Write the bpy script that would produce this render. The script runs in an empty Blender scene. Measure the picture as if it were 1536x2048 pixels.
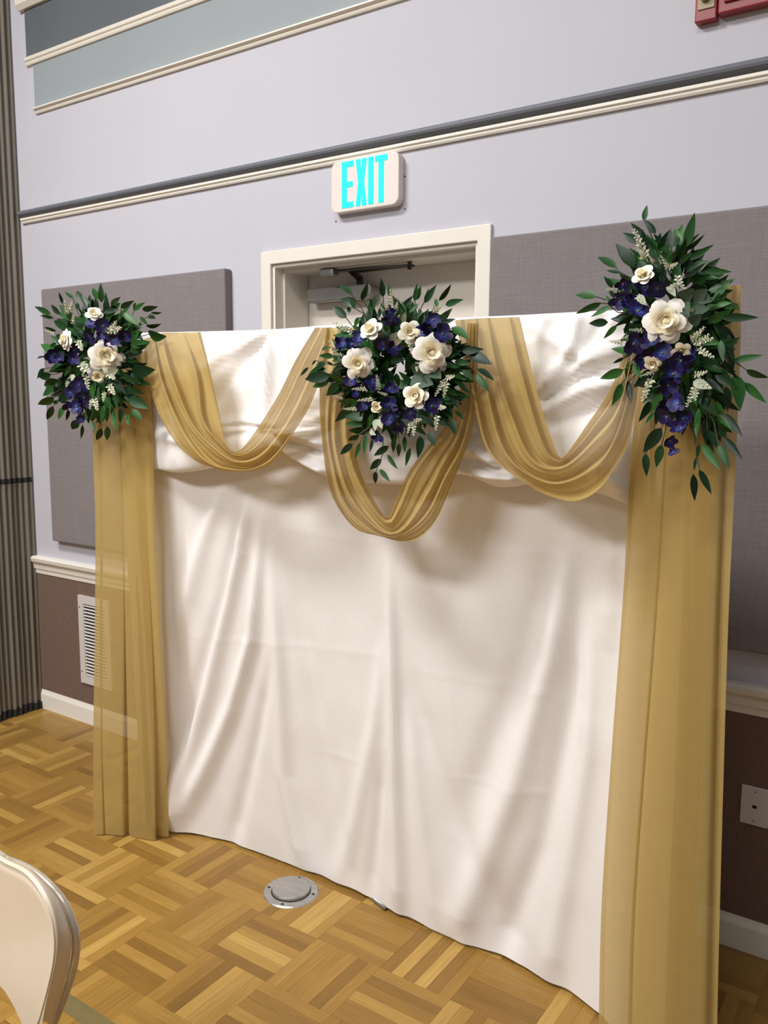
import bpy, bmesh, math, random
from mathutils import Vector, Matrix
random.seed(7)
COL = bpy.context.scene.collection
SC = bpy.context.scene

# ---------------------------------------------------------------- camera
FPX = 1684.2
CAM = Vector((0.0, -2.5685, 1.6372))
YAW, PITCH, ROLL = -0.5981, -0.1304, 0.0062
_f = Vector((math.sin(YAW)*math.cos(PITCH), math.cos(YAW)*math.cos(PITCH), math.sin(PITCH)))
_r = Vector((math.cos(YAW), -math.sin(YAW), 0)); _u = _r.cross(_f)
RR = _r*math.cos(ROLL) + _u*math.sin(ROLL); UU = _u*math.cos(ROLL) - _r*math.sin(ROLL); FF = _f
cd = bpy.data.cameras.new('camera'); cam = bpy.data.objects.new('camera', cd); COL.objects.link(cam)
cd.sensor_fit = 'VERTICAL'; cd.sensor_height = 36.0; cd.lens = FPX/2048*36.0; cd.clip_start = 0.02
m = Matrix((RR, UU, -FF)).transposed().to_4x4(); m.translation = CAM; cam.matrix_world = m
SC.camera = cam

# ---------------------------------------------------------------- world, lamps, exposure
w = bpy.data.worlds.new('room_ambient'); SC.world = w; w.use_nodes = True
w.node_tree.nodes['Background'].inputs[0].default_value = (1.0, 0.985, 0.97, 1)
w.node_tree.nodes['Background'].inputs[1].default_value = 0.24
def area(name, loc, sx, sy, energy, col=(1, 0.982, 0.96)):
    l = bpy.data.lights.new(name, 'AREA'); l.shape = 'RECTANGLE'; l.size = sx; l.size_y = sy
    l.energy = energy; l.color = col
    o = bpy.data.objects.new(name, l); COL.objects.link(o); o.location = loc
    return o
area('ceiling_light', (-2.9, -2.6, 4.6), 1.2, 0.6, 190)
area('ceiling_light', (-0.6, -3.0, 4.6), 1.2, 0.6, 60)
area('ceiling_light', (-2.4, -5.6, 4.6), 2.4, 1.2, 380)
vs = SC.view_settings
vs.view_transform = 'Standard'; vs.look = 'None'; vs.exposure = -0.2; vs.gamma = 1.0; vs.use_curve_mapping = False

# ---------------------------------------------------------------- helpers
def ray(px, py): return FF + RR*((px-768)/FPX) - UU*((py-1024)/FPX)
def at(px, py, y=0.0):            # point of the vertical plane y
    d = ray(px, py); return CAM + d*((y-CAM.y)/d.y)
def pix(P):
    d = Vector(P)-CAM; z = d.dot(FF)
    return 768+FPX*d.dot(RR)/z, 1024-FPX*d.dot(UU)/z
def lin(r, g, b):
    f = lambda c: c/12.92 if c <= .04045 else ((c+.055)/1.055)**2.4
    return (f(r/255), f(g/255), f(b/255), 1)

class MB:
    def __init__(s): s.v = []; s.f = []; s.uv = None
    def add(s, v, f):
        n = len(s.v); s.v += [tuple(a) for a in v]; s.f += [tuple(i+n for i in q) for q in f]; return s
    def box(s, x0, x1, y0, y1, z0, z1):
        v = [(x, y, z) for z in (z0, z1) for y in (y0, y1) for x in (x0, x1)]
        return s.add(v, [(0,2,3,1),(4,5,7,6),(0,1,5,4),(2,6,7,3),(0,4,6,2),(1,3,7,5)])
    def extr_x(s, prof, x0, x1):        # prof: (y,z) polygon, extruded along x with end caps
        n = len(prof)
        v = [(x0, y, z) for y, z in prof] + [(x1, y, z) for y, z in prof]
        return s.add(v, [(i, (i+1) % n, n+(i+1) % n, n+i) for i in range(n)] + [tuple(range(n))[::-1], tuple(range(n, 2*n))])
    def prism(s, poly, y0, y1):         # poly in (x,z), extruded along y
        n = len(poly)
        v = [(x, y0, z) for x, z in poly] + [(x, y1, z) for x, z in poly]
        return s.add(v, [(i, (i+1) % n, n+(i+1) % n, n+i) for i in range(n)] + [tuple(range(n))[::-1], tuple(range(n, 2*n))])
    def tube(s, pts, r, n=10, cap=True):
        pts = [Vector(p) for p in pts]; rings = []; prev = None
        rr = r if isinstance(r, (list, tuple)) else [r]*len(pts)
        for i, p in enumerate(pts):
            t = (pts[min(i+1, len(pts)-1)]-pts[max(i-1, 0)]).normalized()
            if prev is None:
                a = Vector((0, 0, 1)) if abs(t.z) < .9 else Vector((0, 1, 0))
                e = t.cross(a).normalized()
            else: e = (prev - t*prev.dot(t)).normalized()
            prev = e; b = t.cross(e)
            rings.append([p + (e*math.cos(2*math.pi*k/n)+b*math.sin(2*math.pi*k/n))*rr[i] for k in range(n)])
        v = [q for g in rings for q in g]; f = []
        for i in range(len(pts)-1):
            for k in range(n): f.append((i*n+k, i*n+(k+1) % n, (i+1)*n+(k+1) % n, (i+1)*n+k))
        if cap: f += [tuple(range(n))[::-1], tuple(range((len(pts)-1)*n, len(pts)*n))]
        return s.add(v, f)
    def disc(s, c, axis, r0, r1, h, n=24):   # frustum: base radius r0 at c, r1 at c+axis*h
        a = Vector(axis).normalized(); e = a.orthogonal().normalized(); b = a.cross(e); c = Vector(c)
        v = [c+(e*math.cos(2*math.pi*k/n)+b*math.sin(2*math.pi*k/n))*r0 for k in range(n)]
        v += [c+a*h+(e*math.cos(2*math.pi*k/n)+b*math.sin(2*math.pi*k/n))*r1 for k in range(n)]
        return s.add(v, [(k, (k+1) % n, n+(k+1) % n, n+k) for k in range(n)] + [tuple(range(n))[::-1], tuple(range(n, 2*n))])
    def grid(s, rows):
        n = len(rows[0]); v = [p for r in rows for p in r]
        return s.add(v, [(i*n+j, i*n+j+1, (i+1)*n+j+1, (i+1)*n+j) for i in range(len(rows)-1) for j in range(n-1)])
    def mesh(s, name, mat, smooth=False):
        me = bpy.data.meshes.new(name); me.from_pydata(s.v, [], s.f); me.update()
        if mat: me.materials.append(mat)
        if smooth: me.polygons.foreach_set('use_smooth', [True]*len(me.polygons))
        return me
    def build(s, name, mat, parent=None, smooth=False, fix=True):
        me = s.mesh(name, mat, smooth)
        if fix:
            bm = bmesh.new(); bm.from_mesh(me); bmesh.ops.recalc_face_normals(bm, faces=bm.faces); bm.to_mesh(me); bm.free()
        return link(name, me, parent)
def link(name, me, parent=None):
    o = bpy.data.objects.new(name, me); COL.objects.link(o)
    if parent:
        o.parent = parent
        if me is not None: o.location = -Vector(parent['_o']) if '_o' in parent else (0, 0, 0)
    return o
def empty(name, loc):
    o = bpy.data.objects.new(name, None); COL.objects.link(o); o.location = loc; o['_o'] = tuple(loc)
    o.empty_display_size = .05; return o
def tag(o, label, cat, group=None):
    o['label'] = label; o['category'] = cat
    if group: o['group'] = group
    return o
def struct(o, label=None):
    o['kind'] = 'structure'
    if label: o['label'] = label
    return o
def bevel(o, wd, seg=2):
    b = o.modifiers.new('bevel', 'BEVEL'); b.width = wd; b.segments = seg; b.limit_method = 'ANGLE'; b.angle_limit = .6
    return o
def cr(p0, p1, p2, p3, t):
    return 0.5*((2*p1) + (p2-p0)*t + (2*p0-5*p1+4*p2-p3)*t*t + (3*p1-p0-3*p2+p3)*t*t*t)
def spline(pts, n):               # Catmull-Rom through 2D/3D points, resampled to n by arc length
    P = [Vector(p) for p in pts]; P = [P[0]*2-P[1]] + P + [P[-1]*2-P[-2]]
    d = []
    for i in range(1, len(P)-2):
        for k in range(12): d.append(cr(P[i-1], P[i], P[i+1], P[i+2], k/12))
    d.append(P[-2]); L = [0]
    for i in range(1, len(d)): L.append(L[-1]+(d[i]-d[i-1]).length)
    out = []; j = 0
    for i in range(n):
        t = L[-1]*i/(n-1)
        while j < len(L)-2 and L[j+1] < t: j += 1
        q = (t-L[j])/max(1e-9, L[j+1]-L[j]); out.append(d[j].lerp(d[j+1], min(1, max(0, q))))
    return out
def lerp_tab(tab, x):
    if x <= tab[0][0]: return tab[0][1]
    for (a, b), (c, d) in zip(tab, tab[1:]):
        if x <= c:
            t = (x-a)/(c-a); return b+(d-b)*t
    return tab[-1][1]
def smooth_tab(tab, x):
    n = len(tab)
    if x <= tab[0][0]: return tab[0][1]
    if x >= tab[-1][0]: return tab[-1][1]
    for i in range(n-1):
        if x <= tab[i+1][0]:
            t = (x-tab[i][0])/(tab[i+1][0]-tab[i][0])
            return cr(tab[max(i-1, 0)][1], tab[i][1], tab[i+1][1], tab[min(i+2, n-1)][1], t)
def vnoise(x, y, s=0):
    def h(i, j):
        v = math.sin(i*127.1+j*311.7+s*74.7)*43758.5453; return v-math.floor(v)
    xi, yi = math.floor(x), math.floor(y); fx, fy = x-xi, y-yi
    fx = fx*fx*(3-2*fx); fy = fy*fy*(3-2*fy)
    return (h(xi, yi)*(1-fx)+h(xi+1, yi)*fx)*(1-fy)+(h(xi, yi+1)*(1-fx)+h(xi+1, yi+1)*fx)*fy-.5
def segdist(x, z, pl):
    best = 1e9; tb = 0; n = len(pl)-1
    for i in range(n):
        ax, az = pl[i]; bx, bz = pl[i+1]; dx, dz = bx-ax, bz-az
        t = max(0, min(1, ((x-ax)*dx+(z-az)*dz)/(dx*dx+dz*dz+1e-12)))
        d = math.hypot(x-ax-t*dx, z-az-t*dz)
        if d < best: best = d; tb = (i+t)/n
    return best, tb

# ---------------------------------------------------------------- materials
def newmat(name):
    mt = bpy.data.materials.new(name); mt.use_nodes = True; nt = mt.node_tree
    return mt, nt, nt.nodes['Principled BSDF']
def nd(nt, typ, **kw):
    n = nt.nodes.new(typ)
    for k, v in kw.items(): setattr(n, k, v)
    return n
def plain(name, col, rough=.6, metal=0, noise=0.06, nscale=8, bump=0, bscale=200, spec=.5, stretch=(1, 1, 1), coat=0):
    mt, nt, b = newmat(name); L = nt.links
    b.inputs['Roughness'].default_value = rough; b.inputs['Metallic'].default_value = metal
    b.inputs['Specular IOR Level'].default_value = spec; b.inputs['Coat Weight'].default_value = coat
    tc = nd(nt, 'ShaderNodeTexCoord'); mp = nd(nt, 'ShaderNodeMapping'); mp.inputs['Scale'].default_value = stretch
    L.new(tc.outputs['Object'], mp.inputs[0])
    nz = nd(nt, 'ShaderNodeTexNoise'); nz.inputs['Scale'].default_value = nscale; nz.inputs['Detail'].default_value = 4
    L.new(mp.outputs[0], nz.inputs['Vector'])
    rp = nd(nt, 'ShaderNodeValToRGB'); c = lin(*col)
    rp.color_ramp.elements[0].position = .3; rp.color_ramp.elements[1].position = .7
    rp.color_ramp.elements[0].color = tuple(max(0, v*(1-noise)) for v in c[:3])+(1,)
    rp.color_ramp.elements[1].color = tuple(min(1, v*(1+noise)) for v in c[:3])+(1,)
    L.new(nz.outputs[0], rp.inputs[0]); L.new(rp.outputs[0], b.inputs['Base Color'])
    if bump:
        n2 = nd(nt, 'ShaderNodeTexNoise'); n2.inputs['Scale'].default_value = bscale; n2.inputs['Detail'].default_value = 3
        L.new(mp.outputs[0], n2.inputs['Vector'])
        bp = nd(nt, 'ShaderNodeBump'); bp.inputs['Strength'].default_value = bump; bp.inputs['Distance'].default_value = .002
        L.new(n2.outputs[0], bp.inputs['Height']); L.new(bp.outputs[0], b.inputs['Normal'])
    return mt
def varied(name, cols, rough=.5, spec=.4, noise=.25):       # colour differs from object to object
    mt, nt, b = newmat(name); L = nt.links
    oi = nd(nt, 'ShaderNodeObjectInfo'); rp = nd(nt, 'ShaderNodeValToRGB'); el = rp.color_ramp.elements
    while len(el) < len(cols): el.new(.5)
    for i, c in enumerate(cols): el[i].position = i/(len(cols)-1); el[i].color = lin(*c)
    ge = nd(nt, 'ShaderNodeNewGeometry'); ad = nd(nt, 'ShaderNodeMath', operation='ADD'); fr = nd(nt, 'ShaderNodeMath', operation='FRACT')
    L.new(oi.outputs['Random'], ad.inputs[0]); L.new(ge.outputs['Random Per Island'], ad.inputs[1]); L.new(ad.outputs[0], fr.inputs[0]); L.new(fr.outputs[0], rp.inputs[0])
    tc = nd(nt, 'ShaderNodeTexCoord'); nz = nd(nt, 'ShaderNodeTexNoise'); nz.inputs['Scale'].default_value = 6
    L.new(tc.outputs['Object'], nz.inputs['Vector'])
    mr = nd(nt, 'ShaderNodeMapRange'); mr.inputs[3].default_value = 1-noise; mr.inputs[4].default_value = 1+noise
    L.new(nz.outputs[0], mr.inputs[0])
    mx = nd(nt, 'ShaderNodeMix', data_type='RGBA', blend_type='MULTIPLY'); mx.inputs[0].default_value = 1
    L.new(rp.outputs[0], mx.inputs[6]); L.new(mr.outputs[0], mx.inputs[7]); L.new(mx.outputs[2], b.inputs['Base Color'])
    b.inputs['Roughness'].default_value = rough; b.inputs['Specular IOR Level'].default_value = spec
    return mt
def woodmat():
    mt, nt, b = newmat('oak_parquet'); L = nt.links
    oi = nd(nt, 'ShaderNodeObjectInfo'); ge = nd(nt, 'ShaderNodeNewGeometry'); ad = nd(nt, 'ShaderNodeMath', operation='ADD')
    fr = nd(nt, 'ShaderNodeMath', operation='FRACT')
    L.new(oi.outputs['Random'], ad.inputs[0]); L.new(ge.outputs['Random Per Island'], ad.inputs[1]); L.new(ad.outputs[0], fr.inputs[0])
    rp = nd(nt, 'ShaderNodeValToRGB'); el = rp.color_ramp.elements
    cols = [(0, (124, 91, 42)), (.15, (138, 103, 48)), (.5, (150, 114, 54)), (.8, (158, 122, 60)), (.93, (172, 136, 71)), (1, (180, 145, 79))]
    while len(el) < len(cols): el.new(.5)
    for e, (p, c) in zip(el, cols): e.position = p; e.color = lin(*c)
    L.new(fr.outputs[0], rp.inputs[0])
    uv = nd(nt, 'ShaderNodeUVMap'); uv.uv_map = 'UVMap'
    cx = nd(nt, 'ShaderNodeCombineXYZ'); L.new(fr.outputs[0], cx.inputs[2])
    sc = nd(nt, 'ShaderNodeVectorMath', operation='SCALE'); sc.inputs['Scale'].default_value = 37
    L.new(cx.outputs[0], sc.inputs[0])
    mp = nd(nt, 'ShaderNodeMapping'); mp.inputs['Scale'].default_value = (9, 150, 1); L.new(uv.outputs[0], mp.inputs[0])
    av = nd(nt, 'ShaderNodeVectorMath', operation='ADD'); L.new(mp.outputs[0], av.inputs[0]); L.new(sc.outputs[0], av.inputs[1])
    nz = nd(nt, 'ShaderNodeTexNoise'); nz.inputs['Scale'].default_value = 1; nz.inputs['Detail'].default_value = 5; nz.inputs['Roughness'].default_value = .6
    L.new(av.outputs[0], nz.inputs['Vector'])
    mr = nd(nt, 'ShaderNodeMapRange'); mr.inputs[1].default_value = .25; mr.inputs[2].default_value = .75; mr.inputs[3].default_value = .8; mr.inputs[4].default_value = 1.14
    L.new(nz.outputs[0], mr.inputs[0])
    mx = nd(nt, 'ShaderNodeMix', data_type='RGBA', blend_type='MULTIPLY'); mx.inputs[0].default_value = 1
    L.new(rp.outputs[0], mx.inputs[6]); L.new(mr.outputs[0], mx.inputs[7]); L.new(mx.outputs[2], b.inputs['Base Color'])
    b.inputs['Roughness'].default_value = .34; b.inputs['Specular IOR Level'].default_value = .3
    return mt
def weave(name, col, sx, sz, amt=.12, rough=.9, bump=.4, spec=.15):     # two crossing thread waves on the x/z plane
    mt, nt, b = newmat(name); L = nt.links
    tc = nd(nt, 'ShaderNodeTexCoord'); b.inputs['Roughness'].default_value = rough; b.inputs['Specular IOR Level'].default_value = spec
    outs = []
    for s, dr in ((sx, (1, 0, .03)), (sz, (.03, 0, 1))):
        mp = nd(nt, 'ShaderNodeMapping'); mp.inputs['Scale'].default_value = tuple((s if d == 1 else s*.06) for d in dr)
        L.new(tc.outputs['Object'], mp.inputs[0])
        nz = nd(nt, 'ShaderNodeTexNoise'); nz.inputs['Scale'].default_value = 1; nz.inputs['Detail'].default_value = 2
        L.new(mp.outputs[0], nz.inputs['Vector']); outs.append(nz.outputs[0])
    ad = nd(nt, 'ShaderNodeMath', operation='ADD'); L.new(outs[0], ad.inputs[0]); L.new(outs[1], ad.inputs[1])
    mr = nd(nt, 'ShaderNodeMapRange'); mr.inputs[1].default_value = .7; mr.inputs[2].default_value = 1.3; mr.inputs[3].default_value = 1-amt; mr.inputs[4].default_value = 1+amt
    L.new(ad.outputs[0], mr.inputs[0])
    mx = nd(nt, 'ShaderNodeMix', data_type='RGBA', blend_type='MULTIPLY'); mx.inputs[0].default_value = 1
    mx.inputs[6].default_value = lin(*col); L.new(mr.outputs[0], mx.inputs[7]); L.new(mx.outputs[2], b.inputs['Base Color'])
    bp = nd(nt, 'ShaderNodeBump'); bp.inputs['Strength'].default_value = bump; bp.inputs['Distance'].default_value = .002
    L.new(ad.outputs[0], bp.inputs['Height']); L.new(bp.outputs[0], b.inputs['Normal'])
    return mt
def ribbed(name, col):                     # corded carpet: fine vertical ribs
    mt, nt, b = newmat(name); L = nt.links
    b.inputs['Roughness'].default_value = .95; b.inputs['Specular IOR Level'].default_value = .1
    tc = nd(nt, 'ShaderNodeTexCoord')
    wv = nd(nt, 'ShaderNodeTexWave', bands_direction='X'); wv.inputs['Scale'].default_value = 60; wv.inputs['Distortion'].default_value = .35; wv.inputs['Detail Scale'].default_value = 6
    L.new(tc.outputs['Object'], wv.inputs['Vector'])
    mp = nd(nt, 'ShaderNodeMapping'); mp.inputs['Scale'].default_value = (25, 1, 160); L.new(tc.outputs['Object'], mp.inputs[0])
    nz = nd(nt, 'ShaderNodeTexNoise'); nz.inputs['Scale'].default_value = 1; L.new(mp.outputs[0], nz.inputs['Vector'])
    ad = nd(nt, 'ShaderNodeMath', operation='ADD'); L.new(wv.outputs['Fac'], ad.inputs[0]); L.new(nz.outputs[0], ad.inputs[1])
    mr = nd(nt, 'ShaderNodeMapRange'); mr.inputs[1].default_value = .3; mr.inputs[2].default_value = 1.5; mr.inputs[3].default_value = .72; mr.inputs[4].default_value = 1.25
    L.new(ad.outputs[0], mr.inputs[0])
    mx = nd(nt, 'ShaderNodeMix', data_type='RGBA', blend_type='MULTIPLY'); mx.inputs[0].default_value = 1
    mx.inputs[6].default_value = lin(*col); L.new(mr.outputs[0], mx.inputs[7]); L.new(mx.outputs[2], b.inputs['Base Color'])
    bp = nd(nt, 'ShaderNodeBump'); bp.inputs['Strength'].default_value = .5; bp.inputs['Distance'].default_value = .003
    L.new(ad.outputs[0], bp.inputs['Height']); L.new(bp.outputs[0], b.inputs['Normal'])
    return mt
def sheer(name, col, see):
    mt = bpy.data.materials.new(name); mt.use_nodes = True; nt = mt.node_tree; L = nt.links
    nt.nodes.remove(nt.nodes['Principled BSDF']); out = nt.nodes['Material Output']
    df = nd(nt, 'ShaderNodeBsdfDiffuse'); tl = nd(nt, 'ShaderNodeBsdfTranslucent'); tr = nd(nt, 'ShaderNodeBsdfTransparent')
    tc = nd(nt, 'ShaderNodeTexCoord'); mp = nd(nt, 'ShaderNodeMapping'); mp.inputs['Scale'].default_value = (30, 30, 30)
    L.new(tc.outputs['Object'], mp.inputs[0]); nz = nd(nt, 'ShaderNodeTexNoise'); nz.inputs['Scale'].default_value = 1
    L.new(mp.outputs[0], nz.inputs['Vector'])
    rp = nd(nt, 'ShaderNodeValToRGB'); c = lin(*col)
    rp.color_ramp.elements[0].color = tuple(v*.95 for v in c[:3])+(1,); rp.color_ramp.elements[1].color = tuple(v*1.05 for v in c[:3])+(1,)
    L.new(nz.outputs[0], rp.inputs[0])
    for n in (df, tl): L.new(rp.outputs[0], n.inputs['Color'])
    tr.inputs['Color'].default_value = (1, .93, .76, 1)
    m1 = nd(nt, 'ShaderNodeMixShader'); m1.inputs[0].default_value = .38
    L.new(df.outputs[0], m1.inputs[1]); L.new(tl.outputs[0], m1.inputs[2])
    m2 = nd(nt, 'ShaderNodeMixShader'); m2.inputs[0].default_value = see
    L.new(m1.outputs[0], m2.inputs[1]); L.new(tr.outputs[0], m2.inputs[2]); L.new(m2.outputs[0], out.inputs['Surface'])
    return mt
def leafmat(name, cols, rough=.42):
    mt = varied(name, cols, rough, .25, .2); nt = mt.node_tree
    return mt
def bluepetal(name):
    mt, nt, b = newmat(name); L = nt.links
    tc = nd(nt, 'ShaderNodeTexCoord'); sp = nd(nt, 'ShaderNodeSeparateXYZ'); L.new(tc.outputs['Object'], sp.inputs[0])
    oi = nd(nt, 'ShaderNodeObjectInfo')
    rp = nd(nt, 'ShaderNodeValToRGB'); rp.color_ramp.elements[0].color = lin(27, 13, 54); rp.color_ramp.elements[1].color = lin(36, 26, 90)
    L.new(oi.outputs['Random'], rp.inputs[0])
    r2 = nd(nt, 'ShaderNodeValToRGB'); e = r2.color_ramp.elements
    e[0].position = .12; e[0].color = (1, 1, 1, 1); e[1].position = .5; e[1].color = (0, 0, 0, 1)
    L.new(sp.outputs['X'], r2.inputs[0])
    ml = nd(nt, 'ShaderNodeMath', operation='MULTIPLY'); L.new(r2.outputs[0], ml.inputs[0]); L.new(oi.outputs['Random'], ml.inputs[1])
    mx = nd(nt, 'ShaderNodeMix', data_type='RGBA'); L.new(ml.outputs[0], mx.inputs[0])
    L.new(rp.outputs[0], mx.inputs[6]); mx.inputs[7].default_value = lin(70, 105, 190)
    L.new(mx.outputs[2], b.inputs['Base Color']); b.inputs['Roughness'].default_value = .55; b.inputs['Specular IOR Level'].default_value = .3
    return mt
def emit(name, col, s):
    mt, nt, b = newmat(name)
    b.inputs['Base Color'].default_value = (0.0, .3, .28, 1); b.inputs['Emission Color'].default_value = col; b.inputs['Emission Strength'].default_value = s
    return mt

M = {}
M['wall'] = plain('lavender_wall_paint', (190, 189, 198), .75, noise=.015, nscale=3, bump=.25, bscale=160)
M['trim'] = plain('cream_trim_paint', (228, 221, 210), .45, noise=.02)
M['white_trim'] = plain('white_trim_paint', (230, 224, 214), .45, noise=.02)
M['slate'] = plain('slate_band_paint', (93, 98, 103), .6, noise=.06, nscale=2)
M['lightband'] = plain('pale_blue_band_paint', (146, 153, 157), .65, noise=.03, nscale=2)
M['railgrey'] = plain('slate_rail_paint', (102, 105, 112), .5, noise=.04)
M['carpet'] = ribbed('brown_wall_carpet', (118, 97, 87))
M['fabricpanel'] = weave('grey_panel_fabric', (130, 123, 123), 260, 260, .07)
M['door'] = plain('door_paint', (222, 214, 204), .5, noise=.015)
M['metal'] = plain('aluminium', (150, 148, 146), .38, .7, noise=.05)
M['darkmetal'] = plain('dark_steel', (70, 66, 62), .4, .7, noise=.05)
M['steel'] = plain('brushed_steel', (178, 176, 174), .36, .75, noise=.15, nscale=14, stretch=(1, 6, 1))
M['black'] = plain('black_rubber', (22, 20, 20), .7, noise=.1)
M['plastic'] = plain('ivory_plastic', (226, 214, 208), .45, noise=.01)
M['outlet'] = plain('white_plate_plastic', (206, 200, 196), .4, noise=.01)
M['red'] = plain('red_alarm_plastic', (138, 38, 44), .4, noise=.05)
M['alarmtan'] = plain('tan_label_plate', (160, 145, 112), .5, noise=.05)
M['lens'] = plain('cloudy_strobe_lens', (170, 165, 150), .15, noise=.2, nscale=60)
M['exit'] = emit('exit_letters_glow', (0.0, 1.0, .82, 1), 1.15)
M['exitrim'] = emit('exit_letter_edge', (.5, 1.0, .95, 1), .75)
M['partition'] = plain('taupe_vinyl', (112, 105, 94), .7, noise=.05, nscale=3, bump=.15, bscale=300)
M['wood'] = woodmat()
M['subfloor'] = plain('dark_joint_filler', (110, 78, 38), .7)
M['line'] = plain('olive_court_line', (110, 98, 62), .35, noise=.08, nscale=20)
M['white'] = weave('white_polyester', (234, 231, 230), 420, 420, .02, .8, .12, .2)
M['gold'] = sheer('gold_chiffon', (198, 171, 107), .19)
M['leaf'] = leafmat('green_leaf', [(16, 38, 20), (20, 48, 24), (27, 62, 28), (36, 78, 33), (50, 98, 42)])
M['palel'] = leafmat('dusty_leaf', [(150, 158, 138), (176, 180, 160)], .7)
M['euca'] = leafmat('eucalyptus_leaf', [(52, 70, 56), (72, 88, 70)], .6)
M['stem'] = plain('brown_stem', (62, 62, 38), .6)
M['rosein'] = plain('cream_petal', (244, 234, 206), .6, noise=.03)
M['roseout'] = plain('white_petal', (244, 240, 232), .6, noise=.02)
M['blue'] = bluepetal('violet_blue_petal')
M['yellow'] = plain('flower_centre', (150, 130, 80), .6)
M['sprig'] = plain('pale_sprig', (200, 202, 178), .7, noise=.3, nscale=9)
M['chair'] = plain('beige_enamel', (206, 192, 172), .3, noise=.03, nscale=4, spec=.5)
M['tube'] = plain('worn_beige_tube', (196, 184, 166), .22, .35, noise=.12, nscale=30)

# ---------------------------------------------------------------- floor
TS = 0.2339; TX, TY = -2.2125, -0.7002; NS = 6; SW = TS/NS
fl = struct(MB().box(-4.9, 2.6, -6.0, 0.3, -.06, -.005).build('floor', M['subfloor']))
fl['_o'] = (0, 0, 0)
def slat_shape(L, W, ztop=0.0, c=.0003):
    g = .00015; x, y = L/2-g, W/2-g
    v = [(-x, -y, -.005), (x, -y, -.005), (x, y, -.005), (-x, y, -.005), (-x, -y, ztop-c), (x, -y, ztop-c), (x, y, ztop-c), (-x, y, ztop-c),
         (-x+c, -y+c, ztop), (x-c, -y+c, ztop), (x-c, y-c, ztop), (-x+c, y-c, ztop)]
    f = [(0,1,5,4), (1,2,6,5), (2,3,7,6), (3,0,4,7), (4,5,9,8), (5,6,10,9), (6,7,11,10), (7,4,8,11), (8,9,10,11)]
    return v, f
def uvmap(me, uvs):
    ul = me.uv_layers.new(name='UVMap')
    for lp in me.loops: ul.data[lp.index].uv = uvs[lp.vertex_index]
sv, sf = slat_shape(TS, SW)
sme = MB().add(sv, sf).mesh('plank', M['wood']); uvmap(sme, [(a[0], a[1]) for a in sv])
slats = []
for i in range(-9, 21):
    for j in range(-3, 20):
        cx_, cy_ = TX+(i+.5)*TS, TY-(j+.5)*TS
        if cx_ < -4.1 or cx_ > 2.4 or cy_ > .1 or cy_ < -5: continue
        across = (i+j) % 2 == 1
        for k in range(NS):
            o = (k-(NS-1)/2)*SW
            slats.append((cx_+(o if across else 0), cy_+(0 if across else o), across))
def slat_vis(s):
    if s[1] > -.5 and -2.62 < s[0]: 
        if not (s[0] > -.3): return None
    px, py = pix((s[0], s[1], 0))
    if not (-20 < px < 1556 and 1300 < py < 2070): return None
    return (Vector((s[0], s[1], 0))-CAM).length
vis = sorted([(slat_vis(s), n) for n, s in enumerate(slats) if slat_vis(s) is not None])[:300]
near = {n for d, n in vis}
rest = MB(); ruv = []
for n, (x, y, ac) in enumerate(slats):
    dz = random.uniform(-.0003, 0)
    if n in near:
        o = link('plank', sme, fl); o.location = (x, y, dz)
        if ac: o.rotation_euler.z = math.pi/2
    else:
        rest.add([(x-b, y+a, z+dz) if ac else (x+a, y+b, z+dz) for a, b, z in sv], sf)
        q = random.uniform(0, 50); ruv += [(a[0]+q, a[1]+q) for a in sv]
rme = rest.mesh('parquet_field', M['wood']); uvmap(rme, ruv)
ro = link('parquet_field', rme, fl); ro['kind'] = 'stuff'
ln = MB().box(-4.0, 2.3, -1.334, -1.283, 0, .0006).build('painted_line', M['line'], fl); ln['label'] = 'olive grey painted court line'

# ---------------------------------------------------------------- back wall
DX0, DX1, DZ = -2.288, -1.374, 2.168
WT = .22
wl = MB().box(-4.9, DX0, 0, WT, 0, 4.4).box(DX1, 2.6, 0, WT, 0, 4.4).box(DX0, DX1, 0, WT, DZ, 4.4).build('wall_back', M['wall'])
struct(wl); wl['_o'] = (0, 0, 0)
XL = -3.96; XR = 2.5; CL, CR = -2.335, -1.32     # casing outer edges
for a, b in ((XL, CL), (CR, XR)):
    MB().box(a, b, -.008, -.0, .105, .742).build('carpet_wainscot', M['carpet'], wl)['label'] = 'brown corded wall carpet'
sl = MB().box(-3.832, XR, -.006, 0, 3.25, 3.475).build('painted_band', M['slate'], wl); sl['label'] = 'dark slate painted band'
lb = MB().box(-3.785, XR, -.004, 0, 3.01, 3.222).build('painted_band', M['lightband'], wl); lb['label'] = 'pale blue grey painted band'
for px, py in ((810, 353), (810, 418), (672, 443)):
    p = at(px, py); MB().disc(p, (0, -1, 0), .003, .0025, .002, 8).build('wall_anchor', M['darkmetal'], wl)
n_tr = [0]
def trim(prof, x0, x1, z, mat, name=None):
    n_tr[0] += 1
    o = MB().extr_x([(-d, z+h) for d, h in prof], x0, x1).build(name or 'trim_%d' % n_tr[0], mat); struct(o); return o
small = [(0, 0), (.012, .002), (.016, .010), (.012, .016), (.020, .022), (.022, .034), (.012, .042), (0, .043)]
trim([(0, 0), (.010, .001), (.014, .008), (.012, .014), (.026, .018), (.026, .024), (.014, .026), (.0, .030)], -3.775, XR, 2.990, M['trim'])
trim(small, -3.83, XR, 3.215, M['trim'])
trim([(0, 0), (.02, 0), (.035, .02), (.035, .05), (.05, .07), (.05, .1), (0, .1)], -3.862, XR, 3.468, M['trim'])
trim([(0, 0), (.010, .0), (.014, .006), (.012, .012), (.020, .015), (.020, .024), (0, .026)], -3.925, XR, 2.499, M['white_trim'])
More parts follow.
